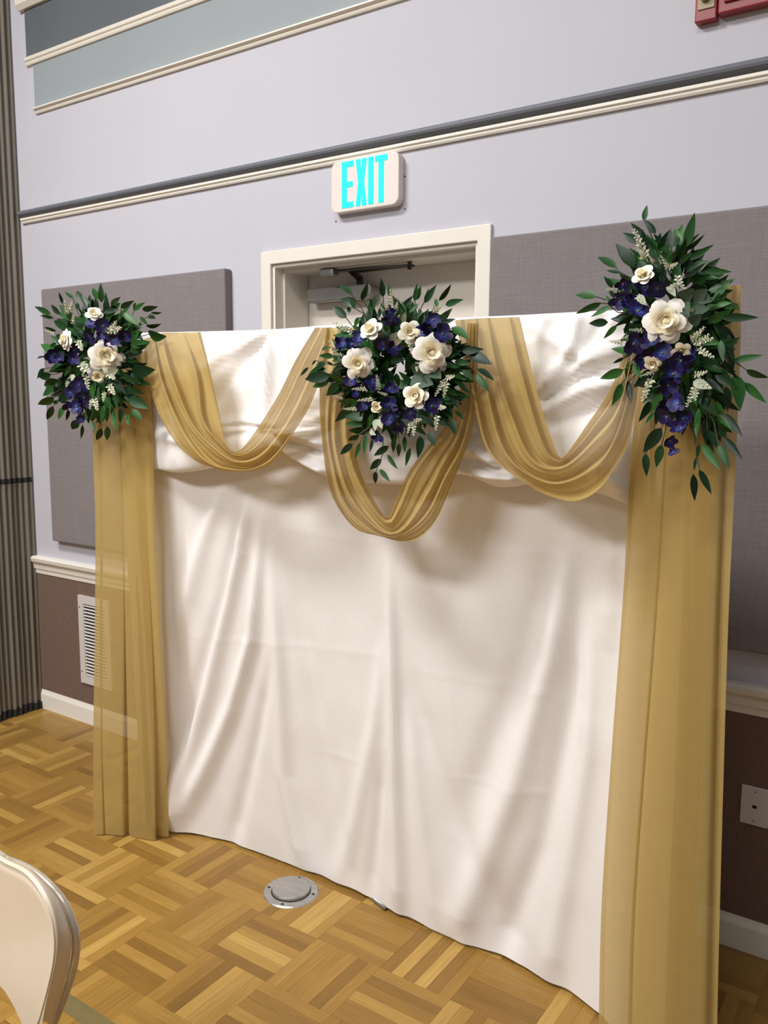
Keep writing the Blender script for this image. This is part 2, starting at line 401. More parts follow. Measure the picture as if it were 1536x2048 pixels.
gr = [(0, 0)]+[(.034*math.sin(math.pi*k/8), .019-.019*math.cos(math.pi*k/8)) for k in range(1, 8)]+[(0, .038)]
trim(gr, -3.93, XR, 2.525, M['railgrey'])
chr_ = [(0, 0), (.012, 0), (.014, .022), (.020, .026), (.024, .05), (.038, .066), (.042, .084), (.03, .091), (0, .092)]
bas = [(0, 0), (.016, 0), (.016, .078), (.010, .094), (.006, .110), (0, .112)]
for a, b in ((-3.955, CL), (CR, XR)):
    trim(chr_, a, b, .737, M['white_trim'])
    trim(bas, a, b, 0, M['white_trim'], 'baseboard_back')

# ---------------------------------------------------------------- door
d1 = empty('door_1', ((DX0+DX1)/2, .1, 0)); struct(d1, 'white door in a recessed cream frame with a closer')
def frame_ring(x0, x1, zt, t, y0, y1):
    return MB().prism([(x0-t, 0), (x0, 0), (x0, zt), (x1, zt), (x1, 0), (x1+t, 0), (x1+t, zt+t), (x0-t, zt+t)], y0, y1)
bevel(frame_ring(DX0, DX1, DZ, .05, -.014, 0.0).build('door_casing', M['trim'], d1), .003)
frame_ring(DX0+.012, DX1-.012, DZ-.012, .012, 0, .22).build('jamb', M['trim'], d1)
frame_ring(DX0+.024, DX1-.024, DZ-.024, .012, .045, .19).build('door_stop', M['trim'], d1)
MB().box(DX0+.012, DX1-.012, .195, .24, .006, DZ-.02).build('door_leaf', M['door'], d1)
cb = MB().prism([(-2.225, 2.03), (-1.925, 2.03), (-1.907, 2.045), (-1.907, 2.078), (-1.92, 2.086), (-2.225, 2.086)], .13, .195).build('closer_body', M['metal'], d1)
bevel(cb, .008)
ca = MB(); ca.tube([(-1.98, .16, 2.08), (-1.98, .16, 2.112), (-1.975, .11, 2.128)], .014, 10)
ca.prism([(-1.99, 2.125), (-1.70, 2.128), (-1.70, 2.134), (-1.99, 2.133)], .10, .118).build('closer_arm', M['darkmetal'], d1)
MB().prism([(-2.06, 2.128), (-1.70, 2.124), (-1.70, 2.130), (-2.06, 2.138)], .06, .075).build('closer_arm', M['darkmetal'], d1)
bevel(MB().box(-2.09, -2.025, .045, .085, 2.113, 2.142).build('closer_bracket', M['metal'], d1), .006)
MB().tube([(-1.705, .09, 2.115), (-1.705, .09, 2.142)], .008, 8).build('closer_pivot', M['darkmetal'], d1)

# ---------------------------------------------------------------- exit sign
def rrect(x0, x1, z0, z1, r, n=6):
    out = []
    for cx_, cz, a0 in ((x1-r, z1-r, 0), (x0+r, z1-r, 90), (x0+r, z0+r, 180), (x1-r, z0+r, 270)):
        for k in range(n+1):
            a = math.radians(a0+90*k/n); out.append((cx_+r*math.cos(a), cz+r*math.sin(a)))
    return out
EY = -.036
_a = at(662, 330, EY); _b = at(797, 400, EY)
ES0, ES1, EZ0, EZ1 = _a.x, _b.x, at(670, 427, EY).z, at(780, 303, EY).z
ex = empty('exit_sign', ((ES0+ES1)/2, 0, EZ0)); tag(ex, 'ivory exit sign with glowing aqua letters above the door frame', 'exit sign')
bevel(MB().prism(rrect(ES0, ES1, EZ0, EZ1, .028), EY, 0).build('housing', M['plastic'], ex), .004)
def letter(ch, x, z, wd, h):
    t = .0225; q = t*.86; p = []
    if ch == 'E': p = [(0, 0), (wd, 0), (wd, q), (t, q), (t, h*.5-q*.5), (wd*.93, h*.5-q*.5), (wd*.93, h*.5+q*.5), (t, h*.5+q*.5), (t, h-q), (wd, h-q), (wd, h), (0, h)]
    if ch == 'X': p = [(0, 0), (t*.9, 0), (wd*.5, h*.33), (wd-t*.9, 0), (wd, 0), (wd*.5+t*.56, h*.5), (wd, h), (wd-t*.9, h), (wd*.5, h*.67), (t*.9, h), (0, h), (wd*.5-t*.56, h*.5)]
    if ch == 'I': p = [(0, 0), (t, 0), (t, h), (0, h)]
    if ch == 'T': p = [(wd*.5-t*.5, 0), (wd*.5+t*.5, 0), (wd*.5+t*.5, h-q), (wd, h-q), (wd, h), (0, h), (0, h-q), (wd*.5-t*.5, h-q)]
    return [(x+a, z+b) for a, b in p]
lx = at(684, 370, EY).x; LW = at(775, 360, EY).x-lx; lz = at(684, 417, EY).z; LH = at(684, 325, EY).z-lz
k_ = LW/.2045
for ch, x, wd in (('E', 0, .054), ('X', .064, .049), ('I', .1205, .0225), ('T', .1505, .054)):
    o = MB().prism(letter(ch, lx+x*k_, lz, wd*k_, LH), EY-.0022, EY+.001).build('letter', M['exit'], ex)
    o['label'] = 'glowing letter ' + ch

# ---------------------------------------------------------------- fire alarm
fa = empty('fire_alarm', (-.62, 0, 2.68)); tag(fa, 'red wall fire alarm with strobe lens at the upper right', 'fire alarm')
A0 = at(1394, 56).x; A1 = at(1438, 40).x; A2 = A1+.19
bevel(MB().box(A0, A1, -.03, 0, 2.682, 2.86).build('strobe_housing', M['red'], fa), .004)
bevel(MB().box(A0+.008, A1-.006, -.034, -.03, 2.712, 2.85).build('label_plate', M['alarmtan'], fa), .001)
bevel(MB().box(A0+.016, A1-.02, -.052, -.034, 2.73, 2.84).build('strobe_lens', M['lens'], fa), .007, 3)
bevel(MB().box(A1+.004, A2, -.036, 0, 2.688, 2.87).build('horn_housing', M['red'], fa), .005)
bevel(MB().box(A1+.02, A2-.012, -.044, -.036, 2.712, 2.85).build('horn_grille', M['red'], fa), .004)
for k in range(4):
    MB().box(A1+.03, A2-.024, -.046, -.044, 2.722+k*.03, 2.728+k*.03).build('grille_slot', M['darkmetal'], fa)
for x, z in ((A1+.018, 2.733), (A2-.05, 2.742), (A1+.018, 2.84), (A2-.05, 2.845)):
    MB().disc((x, -.0445, z), (0, -1, 0), .004, .003, .0025, 10).build('screw', M['steel'], fa)

# ---------------------------------------------------------------- acoustic panels
for x0, x1, lab in ((-3.748, -2.508, 'grey fabric acoustic wall panel behind the left flower spray'), (-1.312, .1, 'grey fabric acoustic wall panel right of the door')):
    p = tag(MB().box(x0, x1, -.043, -.001, .93, 2.168).build('acoustic_panel', M['fabricpanel']), lab, 'wall panel', 'grey acoustic panels on the wall'); bevel(p, .006)

# ---------------------------------------------------------------- vent register
vx0, vx1, vz0, vz1 = -3.592, -3.35, .215, .668
vr = empty('vent_register', ((vx0+vx1)/2, -.01, vz0)); tag(vr, 'white wall vent register with dark louvers beside the partition', 'vent')
fr_ = MB()
bw = .04
fr_.box(vx0, vx0+bw, -.02, -.008, vz0, vz1).box(vx1-bw, vx1, -.02, -.008, vz0, vz1).box(vx0+bw, vx1-bw, -.02, -.008, vz0, vz0+bw).box(vx0+bw, vx1-bw, -.02, -.008, vz1-bw, vz1)
fr_.build('frame', M['outlet'], vr)
MB().box(vx0+bw, vx1-bw, -.0095, -.008, vz0+bw, vz1-bw).build('back_plate', M['black'], vr)
NL = 22
for k in range(NL):
    z = vz0+bw+(k+.5)*(vz1-vz0-2*bw)/NL
    MB().extr_x([(-.0195, z-.0028), (-.0190, z-.0044), (-.0100, z+.0002), (-.0105, z+.0018)], vx0+bw, vx1-bw).build('louver', M['outlet'], vr)
for z in (vz0+.06, vz1-.06): MB().disc((vx0+.012, -.02, z), (0, -1, 0), .004, .003, .002, 10).build('screw', M['darkmetal'], vr)

# ---------------------------------------------------------------- outlet plate
ol = empty('wall_plate', (-.415, -.008, .403)); tag(ol, 'white wall plate with a small jack low on the brown carpet', 'wall plate')
bevel(MB().box(-.454, -.376, -.0145, -.008, .403, .522).build('plate', M['outlet'], ol), .003)
MB().box(-.421, -.409, -.0155, -.0143, .457, .466).build('jack', M['black'], ol)
for z in (.418, .507): MB().disc((-.415, -.0143, z), (0, -1, 0), .0032, .0025, .0014, 10).build('screw', M['metal'], ol)

# ---------------------------------------------------------------- folding partition
fp = empty('folding_partition', (-3.97, -1.2, 0)); tag(fp, 'taupe pleated accordion partition standing at the left edge', 'partition')
pitch = .030; npl = 84
pts = []
for k in range(npl*6+1):
    t = k/6; ph = t-math.floor(t)
    tri = math.sin(2*math.pi*ph)
    pts.append((-3.955+.008*tri+.004*math.sin(t*1.7), -.005-t*pitch))
def pleat(z0, z1, nz, wob):
    rows = []
    for i in range(nz+1):
        z = z0+(z1-z0)*i/nz
        rows.append([(x+wob*vnoise(z*3, y*9), y, z) for x, y in pts])
    return MB().grid(rows)
pleat(.035, 1.222, 10, .006).build('lower_curtain', M['partition'], fp, True)
pleat(1.230, 4.3, 10, .006).build('upper_curtain', M['partition'], fp, True)
MB().grid([[(x+.003, y, z) for x, y in pts] for z in (1.214, 1.239)]).build('seam_strap', M['black'], fp)
MB().grid([[(x+.004+(.012 if z < .02 else 0)*((k//3) % 2), y, z+(.008*((k//4) % 2) if z > .02 else 0)) for k, (x, y) in enumerate(pts)] for z in (.002, .038)]).build('floor_sweep', M['black'], fp)

# ---------------------------------------------------------------- floor box
fb = empty('floor_outlet', (-1.74, -.556, 0)); tag(fb, 'round brushed metal floor outlet cover set in the parquet', 'floor outlet')
c0 = (-1.74, -.556, .0)
MB().disc(c0, (0, 0, 1), .094, .090, .004, 40).build('rim', M['steel'], fb)
MB().disc((-1.74, -.556, .0035), (0, 0, 1), .067, .067, .0012, 40).build('gap_ring', M['black'], fb)
bevel(MB().disc((-1.742, -.553, .004), (0, 0, 1), .065, .063, .009, 40).build('lid', M['steel'], fb), .0015)
for k in range(4):
    a = math.radians(20+90*k)
    MB().disc((-1.74+.079*math.cos(a), -.556+.079*math.sin(a), .004), (0, 0, 1), .006, .005, .0012, 10).build('screw', M['darkmetal'], fb)

# ---------------------------------------------------------------- backdrop stand
BY = -.60; BZ = 1.84
st = empty('backdrop_stand', (-1.45, BY, 0)); tag(st, 'slim metal pipe stand hidden behind the white backdrop', 'backdrop stand')
MB().tube([(-2.50, BY+.012, BZ), (-.42, BY+.012, BZ)], .012, 12).build('crossbar', M['metal'], st, True)
for x in (-2.46, -1.42, -.45):
    MB().tube([(x, BY+.05, .02), (x, BY+.03, BZ-.01)] if x != -1.42 else [(x, BY+.24, .02), (x, BY+.035, BZ-.01)], .011, 12).build('post', M['metal'], st, True)
    yb = BY+.07 if x != -1.42 else BY+.24
    MB().tube([(x+.02, yb-.01, .010), (x+.02, yb+.22, .010)], .009, 10).build('foot', M['metal'], st, True)
    MB().tube([(x-.16, yb+.06, .010), (x+.17, yb+.06, .010)] if x != -1.42 else [(-1.60, -.40, .010), (-1.418, -.462, .010)], .009, 10).build('foot', M['metal'], st, True)

# ---------------------------------------------------------------- white backdrop cloth
def P2(px, py, y): a = at(px, py, y); return (a.x, a.z)
HEM = [(-2.52, -.545), (-2.382, -.515), (-2.25, -.475), (-2.148, -.452), (-1.9, -.446), (-1.685, -.434), (-1.417, -.455), (-1.185, -.468), (-1.015, -.467), (-.832, -.484), (-.769, -.49), (-.70, -.515), (-.647, -.548), (-.55, -.62), (-.46, -.64)]
def ridge_list(spec, y, ext=False, g=1.0, gw=1.0):
    out = []
    for pl, amp, wd in spec:
        amp *= g; wd *= gw
        q = [P2(a, b, y) for a, b in pl]
        if ext and wd > .02 and pl[-1][1] > 1380:
            (ax, az), (bx, bz) = q[-2], q[-1]; l = math.hypot(bx-ax, bz-az); q.append((bx+(bx-ax)/l*.35, bz+(bz-az)/l*.35))
        out.append((q, amp, wd))
    return out
RC = ridge_list([
    ([(520, 960), (495, 1100), (430, 1315), (352, 1575)], .030, .035),
    ([(545, 1000), (508, 1275), (456, 1419), (390, 1560)], .030, .030),
    ([(470, 960), (420, 1080), (355, 1260)], .018, .035),
    ([(500, 1000), (455, 1180), (380, 1400)], -.022, .03),
    ([(552, 1060), (556, 1340), (549, 1560), (565, 1690)], .022, .035),
    ([(575, 1090), (610, 1330), (640, 1560), (660, 1740)], -.014, .05),
    ([(545, 1300), (500, 1480), (450, 1650)], -.014, .03),
    ([(791, 1080), (788, 1405), (780, 1600), (777, 1790)], .024, .028),
    ([(775, 1250), (745, 1450), (690, 1650), (660, 1740)], .014, .035),
    ([(800, 1260), (850, 1480), (900, 1650), (960, 1800)], -.014, .05),
    ([(760, 1500), (740, 1650), (720, 1770)], -.014, .025),
    ([(815, 1400), (830, 1600), (850, 1830)], .012, .03),
    ([(1160, 1040), (1107, 1314), (1030, 1560), (930, 1800)], .026, .045),
    ([(1120, 1060), (1060, 1300), (980, 1500)], -.016, .045),
    ([(1180, 1100), (1150, 1400), (1080, 1700), (1000, 1890)], -.022, .04),
    ([(1195, 1200), (1180, 1500), (1130, 1760), (1090, 1930)], .016, .035),
    ([(1215, 1000), (1235, 1100), (1228, 1300)], .015, .03),
    ([(350, 1000), (345, 1250), (348, 1500), (345, 1640)], .02, .03),
    ([(380, 1000), (372, 1200), (365, 1400)], -.014, .03),
    ([(900, 1040), (900, 1300), (905, 1500)], .0011, .008),
    ([(985, 1000), (990, 1300), (992, 1560)], .0011, .008),
    ([(1065, 1000), (1068, 1300), (1066, 1550)], .0011, .008),
    ([(345, 1268), (560, 1290), (760, 1310)], .0011, .008),
    ([(800, 1330), (1000, 1370), (1100, 1380)], .0011, .008),
    ([(540, 1050), (700, 1075), (780, 1085)], .0011, .008),
    ([(880, 1090), (1040, 1100), (1130, 1103)], .0011, .008),
    ([(600, 1510), (700, 1530)], .0011, .008), ([(860, 1550), (1000, 1580), (1090, 1590)], .0011, .008),
], -.53, True)
NX, NZ = 190, 170
rows = []
for i in range(NZ+1):
    v = i/NZ; row = []
    for j in range(NX+1):
        x = -2.50+(2.04)*j/NX
        ztop, zb = BZ+.012, .012+.006*vnoise(x*6, 1)
        z = ztop+(zb-ztop)*v
        hang = smooth_tab(HEM, x)
        t = v
        y = BY-.004+(hang-(BY-.004))*(t**1.15)
        env = min(1, max(0, (1.46-z)/.2))
        d = 0
        for pl, amp, wd in RC:
            dist, q = segdist(x, z, pl)
            if dist < 3.6*wd:
                ww = wd*(.55+.75*q); e = math.exp(-(dist/ww)**2)*min(1, 5*q)*(1 if wd < .02 else min(1, (1-q)*4+.15))
                d += amp*e
        fade = min(1, z/.15+.35)
        y -= d*env*fade
        y -= .012*vnoise(x*3.2, z*1.2, 3)*env + .003*vnoise(x*18, z*9, 5)*env + .007*vnoise(x*24+z*4, z*3, 8)*math.exp(-z/.10)
        row.append((x, y, z))
    rows.append(row)
cloth = MB().grid(rows).build('backdrop_cloth', M['white'], None, True, fix=False)
tag(cloth, 'tall white cloth backdrop hanging down to the parquet', 'backdrop')

# ---------------------------------------------------------------- white gathered valance
V = [
 ([(285, 668), (530, 662), (640, 655), (800, 646), (930, 638), (1040, 633), (1150, 628), (1262, 624)], -.602),
 ([(285, 672), (530, 666), (640, 659), (800, 650), (930, 642), (1040, 637), (1150, 632), (1262, 628)], -.618),
 ([(295, 740), (530, 740), (650, 740), (800, 735), (930, 720), (1040, 715), (1150, 720), (1264, 730)], -.630),
 ([(304, 820), (430, 836), (560, 845), (650, 845), (800, 850), (930, 850), (1060, 800), (1150, 810), (1264, 850)], -.640),
 ([(308, 850), (430, 862), (560, 862), (650, 868), (800, 878), (930, 880), (1040, 860), (1150, 870), (1262, 905)], -.668),
 ([(310, 895), (430, 898), (560, 880), (650, 905), (800, 925), (925, 915), (1000, 930), (1100, 925), (1200, 940), (1262, 955)], -.682),
 ([(312, 930), (360, 938), (440, 925), (555, 895), (600, 918), (655, 946), (800, 962), (920, 942), (1000, 967), (1100, 958), (1200, 980), (1258, 1002)], -.672),
 ([(314, 938), (360, 944), (440, 932), (555, 900), (600, 924), (655, 950), (800, 968), (920, 948), (1000, 973), (1100, 964), (1200, 986), (1258, 1006)], -.635),
 ([(314, 925), (360, 925), (440, 912), (555, 890), (600, 905), (655, 930), (800, 950), (920, 930), (1000, 950), (1100, 944), (1200, 964), (1258, 985)], -.602)]
RV = ridge_list([
    ([(532, 664), (535, 760), (530, 850)], .022, .018),
    ([(526, 668), (470, 740), (430, 800)], -.016, .03), ([(524, 664), (440, 710), (400, 740)], .012, .02),
    ([(538, 668), (575, 760), (590, 850)], -.010, .025),
    ([(440, 850), (490, 840), (560, 850)], .014, .012), ([(440, 880), (510, 862), (570, 870)], -.012, .012),
    ([(575, 868), (620, 872), (660, 885)], .022, .012), ([(575, 880), (620, 892), (660, 905)], -.018, .010),
    ([(570, 890), (610, 915), (660, 940)], .022, .014), ([(560, 850), (600, 820), (650, 790)], .012, .02),
    ([(560, 870), (610, 845), (650, 835)], .012, .012),
    ([(310, 870), (380, 880), (440, 900)], .014, .02),
    ([(925, 900), (960, 900), (1000, 920)], .022, .014), ([(920, 925), (970, 925), (1030, 940)], -.014, .012),
    ([(930, 935), (990, 952), (1040, 955)], .02, .012),
    ([(1250, 690), (1170, 720), (1085, 780)], .014, .02), ([(1250, 760), (1170, 775), (1095, 820)], .018, .018),
    ([(1250, 730), (1170, 750), (1090, 800)], -.014, .016), ([(1230, 800), (1170, 830), (1110, 850)], -.016, .018),
    ([(1060, 650), (1120, 690), (1180, 720)], .010, .018), ([(1080, 640), (1070, 700), (1085, 760)], .010, .02),
    ([(1200, 640), (1170, 700), (1110, 770)], -.010, .018), ([(1215, 940), (1240, 960), (1258, 975)], .02, .012),
    ([(1150, 640), (1140, 700), (1100, 760)], .012, .016),
], -.64, False, 1.25, .85)
NV = 190
def vend(pl): return [(pl[0][0]-24, pl[0][1])]+pl+[(1300, pl[-1][1]+4)]
strands = []
for pl, y in V:
    row = []
    for k, p in enumerate(spline(vend(pl), NV)):
        e = max(0.0, 1-k/14, 1-(NV-1-k)/14); e = e*e*(3-2*e)
        row.append(at(p[0], p[1], y+(max(y, -.615)-y)*e))
    strands.append(row)
sub = []
SS = [strands[0]]+strands+[strands[-1]]
for i in range(1, len(SS)-2):
    for k in range(9):
        sub.append([cr(SS[i-1][j], SS[i][j], SS[i+1][j], SS[i+2][j], k/9) for j in range(NV)])
sub.append(strands[-1])
rows = []
for i, r in enumerate(sub):
    g0 = min(1, i/10)*min(1, (len(sub)-1-i)/4)
    row = []
    for k, p in enumerate(r):
        g = g0*min(1, k/14, (NV-1-k)/14)
        d = 0
        for pl, amp, wd in RV:
            dist, q = segdist(p.x, p.z, pl)
            if dist < 3*wd: d += amp*math.exp(-(dist/wd)**2)
        d += .010*vnoise(p.x*7, p.z*6, 9)+.006*vnoise(p.x*16, p.z*22, 4)
        row.append((p.x, p.y-d*g, p.z))
    rows.append(row)
tag(MB().grid(rows).build('cloth_valance', M['white'], None, True, fix=False), 'white gathered cloth bunched along the top of the backdrop', 'valance')

# ---------------------------------------------------------------- gold sheer swags
def loft(strand_px, y0, bulge, amp, folds, phase, nt=60, nsub=14, over=True):
    st_ = [spline(s, nt) for s in strand_px]
    SS = [st_[0]*1]+st_+[st_[-1]*1]
    rows = []; n = len(st_)-1
    for i in range(1, len(SS)-2):
        for k in range(nsub+(1 if i == len(SS)-3 else 0)):
            rows.append(([cr(SS[i-1][j], SS[i][j], SS[i+1][j], SS[i+2][j], k/nsub) for j in range(nt)], (i-1+k/nsub)/n))
    out = []
    for r, s in rows:
        row = []
        for j, p in enumerate(r):
            t = j/(nt-1)
            sw = s+.16*vnoise(s*4.2+phase, t*1.6, 3)+.05*vnoise(s*9, t*3+phase, 8)
            w_ = sw*folds*2*math.pi+phase+1.3*math.sin(t*2.7+s*2)
            fold = math.sin(w_)+.42*math.sin(2*w_)+.2*math.sin(3*w_)+.25*math.sin(.5*w_+phase)
            e = min(1, t*9)*min(1, (1-t)*9)
            y = y0-bulge*math.sin(math.pi*t)*(.35+.65*s)-amp*fold*(.35+.65*e)
            y -= .004*math.sin(w_*3.1+2)*vnoise(s*5, t*4, 1)
            row.append(at(p[0], p[1], y))
        out.append(row)
    return MB().grid(out)
def cpts(l, sc_, ox, oy): return [(ox+a/sc_, oy+b/sc_) for a, b in l]
c1 = lambda l: cpts(l, 3.84, 280, 640)
S1 = [c1([(465, 92), (540, 400), (605, 700), (665, 960), (760, 1005), (900, 835), (1060, 580), (1200, 300), (1345, 58)]),
      c1([(340, 96), (450, 430), (490, 760), (600, 930), (750, 1040), (930, 930), (1110, 640), (1250, 330), (1390, 58)]),
      c1([(180, 100), (250, 400), (400, 790), (600, 1005), (760, 1090), (940, 1030), (1130, 780), (1290, 430), (1440, 58)]),
      c1([(110, 120), (180, 470), (340, 830), (540, 1070), (700, 1128), (900, 1110), (1110, 900), (1290, 600), (1470, 58)]),
      c1([(30, 150), (60, 480), (200, 830), (380, 1050), (580, 1140), (740, 1165), (920, 1145), (1030, 1080), (1190, 850), (1330, 600), (1500, 100)])]
tag(loft(S1, -.722, .03, .013, 3.6, .4).build('sheer_swag', M['gold'], None, True, fix=False), 'gold sheer swag looped between left spray and round wreath', 'swag', 'gold sheer swags along the backdrop')
c2 = lambda l: cpts(l, 2.2588, 620, 620)
S2 = [c2([(260, 80), (200, 500), (215, 680), (270, 820), (345, 940), (380, 880), (440, 740), (520, 630), (600, 540), (655, 430), (695, 280), (712, 60)]),
      c2([(200, 80), (150, 500), (175, 690), (240, 850), (350, 985), (420, 930), (490, 780), (560, 660), (632, 560), (680, 440), (712, 280), (724, 60)]),
      c2([(150, 80), (100, 500), (130, 720), (200, 880), (330, 1005), (430, 985), (530, 830), (600, 690), (664, 580), (704, 440), (727, 280), (736, 60)]),
      c2([(110, 80), (70, 480), (100, 730), (160, 900), (280, 1005), (410, 1020), (530, 930), (610, 760), (682, 620), (722, 460), (741, 280), (748, 60)]),
      c2([(70, 80), (42, 400), (60, 640), (95, 830), (200, 985), (320, 1022), (410, 1046), (490, 1032), (570, 950), (645, 780), (700, 640), (735, 540), (750, 400), (757, 250), (760, 60)])]
tag(loft(S2, -.735, .035, .013, 3.7, 2.0).build('sheer_swag', M['gold'], None, True, fix=False), 'gold sheer swag hanging in a deep loop below the wreath', 'swag', 'gold sheer swags along the backdrop')
S3 = [c2([(946, 32), (985, 200), (1040, 420), (1090, 580), (1128, 668), (1165, 640), (1250, 520), (1370, 330), (1450, 60)]),
      c2([(885, 34), (925, 250), (985, 480), (1045, 640), (1100, 690), (1170, 668), (1280, 550), (1395, 370), (1465, 70)]),
      c2([(800, 36), (845, 300), (905, 510), (965, 650), (1045, 718), (1155, 715), (1275, 610), (1395, 450), (1480, 90)]),
      c2([(730, 40), (785, 350), (845, 570), (915, 685), (1010, 752), (1125, 775), (1255, 710), (1375, 560), (1490, 110)]),
      c2([(655, 46), (735, 400), (790, 610), (870, 712), (965, 775), (1060, 832), (1190, 864), (1300, 815), (1390, 690), (1450, 560), (1500, 200)])]
tag(loft(S3, -.724, .035, .014, 3.8, 1.2).build('sheer_swag', M['gold'], None, True, fix=False), 'gold sheer swag looped between wreath and right hanging spray', 'swag', 'gold sheer swags along the backdrop')

# ---------------------------------------------------------------- gold side drapes
def drape(rowspec, folds, amp, phase, nu=150, nz=60, lap=.0, hem=None):
    # rowspec: (z, xl, xr, yl, yr) from top to floor
    rows = []
    zt, zb = rowspec[0][0], rowspec[-1][0]
    tabs = [[(-r[0], r[k]) for r in rowspec] for k in (1, 2, 3, 4)]
    for i in range(nz+1):
        z = zt+(zb-zt)*i/nz; xl, xr, yl, yr = [smooth_tab(t, -z) for t in tabs]
        row = []
        for j in range(nu+1):
            u = j/nu; w_ = 2*math.pi*folds*u+phase+.7*math.sin(z*1.6+u*5)+.5*vnoise(u*6, z*1.1, 2)
            xx = u+lap*math.sin(w_*1.0)+lap*.7*math.sin(.5*w_+1.3)
            xx = max(-.0, min(1.0, xx)) if False else xx
            edge = min(1, u*3, (1-u)*3)
            xx = u+(xx-u)*edge
            a = amp*(.7+.5*vnoise(u*4, z*.7, 6))
            y = yl+(yr-yl)*u-a*math.cos(w_)-.3*a*math.cos(2.1*w_+.5)
            row.append((xl+(xr-xl)*xx, y, z+(hem(u) if (hem and i == nz) else 0)))
        rows.append(row)
    return MB().grid(rows)
dl = drape([(1.80, -2.50, -2.27, -.655, -.655), (1.55, -2.555, -2.257, -.66, -.655), (1.2, -2.56, -2.26, -.665, -.65), (.8, -2.575, -2.268, -.675, -.63), (.4, -2.585, -2.300, -.69, -.59), (.006, -2.592, -2.345, -.700, -.548)], 3.2, .013, .5, lap=.14)
tag(dl.build('sheer_drape', M['gold'], None, True, fix=False), 'gold sheer drape falling to the floor beneath the left flower spray', 'drape', 'gold sheer side drapes')
dr_ = drape([(1.885, -.520, -.405, -.645, -.645), (1.80, -.60, -.398, -.65, -.65), (1.55, -.618, -.392, -.66, -.655), (1.2, -.622, -.388, -.665, -.655), (.8, -.632, -.378, -.67, -.655), (.4, -.640, -.367, -.67, -.655), (.006, -.632, -.355, -.672, -.655)], 3.4, .012, 2.2, lap=.14)
tag(dr_.build('sheer_drape', M['gold'], None, True, fix=False), 'gold sheer drape falling to the floor beneath the right flower spray', 'drape', 'gold sheer side drapes')

# ---------------------------------------------------------------- flower kit
def leaf_mesh(name, width, curl, mat, tip=1.0, n=7):
    rows = []
    for i in range(n+1):
        t = i/n
        wv = width*(math.sin(math.pi*min(1, t**.8*1.0))**.85)*(1-.25*t) if 0 < t < 1 else .004
        zc = -curl*t*t
        rows.append([(t, -wv, zc+wv*.3), (t, 0, zc), (t, wv, zc+wv*.3)])
    return MB().grid(rows).mesh(name, mat, True)
LEAF = [leaf_mesh('leaf', .175, .10, M['leaf']), leaf_mesh('leaf', .19, .22, M['leaf']), leaf_mesh('leaf', .15, -.06, M['leaf']), leaf_mesh('leaf', .205, .15, M['leaf'])]
PALE = leaf_mesh('dusty_leaf', .26, .15, M['palel'])
EUC = leaf_mesh('eucalyptus_leaf', .40, .1, M['euca'])
def petal_mesh(name, r0, r1, h, hw, curl, mat, nu=6, nv=5):
    rows = []
    for i in range(nv+1):
        v = i/nv; row = []
        for j in range(nu+1):
            u = -1+2*j/nu; v = (i/nv)*(1-.26*u*u)
            wid = hw*(math.sin(math.pi*(.18+.58*i/nv))**.6)
            rad = r0+(r1-r0)*v**1.4+curl*max(0, v-.6)**2*2.2
            z = h*(1-(1-v)**1.6)*(1-.10*u*u*v) - curl*max(0, v-.65)**2*2.6 + .02*math.sin(5*u+3*v)
            a = u*wid*(1-.12*v*u*u)
            row.append((rad*math.cos(a), rad*math.sin(a), z))
        rows.append(row)
    return MB().grid(rows).mesh(name, mat, True)
PIN = petal_mesh('petal', .10, .25, .66, 1.5, .05, M['rosein'])
PMI = petal_mesh('petal', .16, .48, .60, 1.15, .20, M['rosein'])
PMO = petal_mesh('petal', .20, .76, .50, .98, .36, M['roseout'])
POU = petal_mesh('petal', .24, 1.0, .32, .86, .46, M['roseout'])
rows = []
for i in range(9):
    v = i/8; row = []
    for k in range(17):
        a = 2*math.pi*k/16
        r = (.20*math.sin(math.pi*(.25+.6*v)))*(1+.18*math.sin(2*a+v*5)); row.append((r*math.cos(a), r*math.sin(a), .62*v-.02+.03*math.sin(3*a+4*v)))
    rows.append(row)
rows.append([(0, 0, .60)]*17)
CORE = MB().grid(rows).mesh('rose', M['rosein'], True)
def bpetal(wd, cup):
    rows = []
    for i in range(6):
        t = i/5; w_ = wd*math.sin(math.pi*(.10+.82*t))**.8*(.55+.6*t) if t < 1 else wd*.3
        rows.append([(t, -w_, cup*t*t+.25*w_), (t, -w_*.5, cup*t*t+.05), (t, w_*.5, cup*t*t+.05), (t, w_, cup*t*t+.25*w_)])
    return MB().grid(rows).mesh('petal', M['blue'], True)
BP = [bpetal(.46, .25), bpetal(.38, .45), bpetal(.52, .1)]
BC = MB().tube([(0, 0, -.1), (0, 0, .12), (.06, 0, .3)], [.10, .12, .05], 8).mesh('blue_flower', M['yellow'], True)
sp_ = MB().tube([(0, 0, 0), (.5, .01, .02), (1, 0, .0)], [.012, .009, .004], 5)
rs = random.Random(3)
for k in range(30):
    t = .15+.85*k/30; a = k*2.4; l = .15*(1.1-t)+.05; d = Vector((.35, math.cos(a), math.sin(a))).normalized()
    b = Vector((t, 0, .02*t)); e = d.cross(Vector((.3, .2, .9))).normalized(); q = l*.27; nrm = d.cross(e)
    mid = b+d*l*.55
    sp_.add([b, mid+e*q, b+d*l, mid-e*q, mid+nrm*q*.8], [(0, 1, 4), (1, 2, 4), (2, 3, 4), (3, 0, 4), (0, 3, 2, 1)])
SPR = sp_.mesh('white_sprig', M['sprig'])
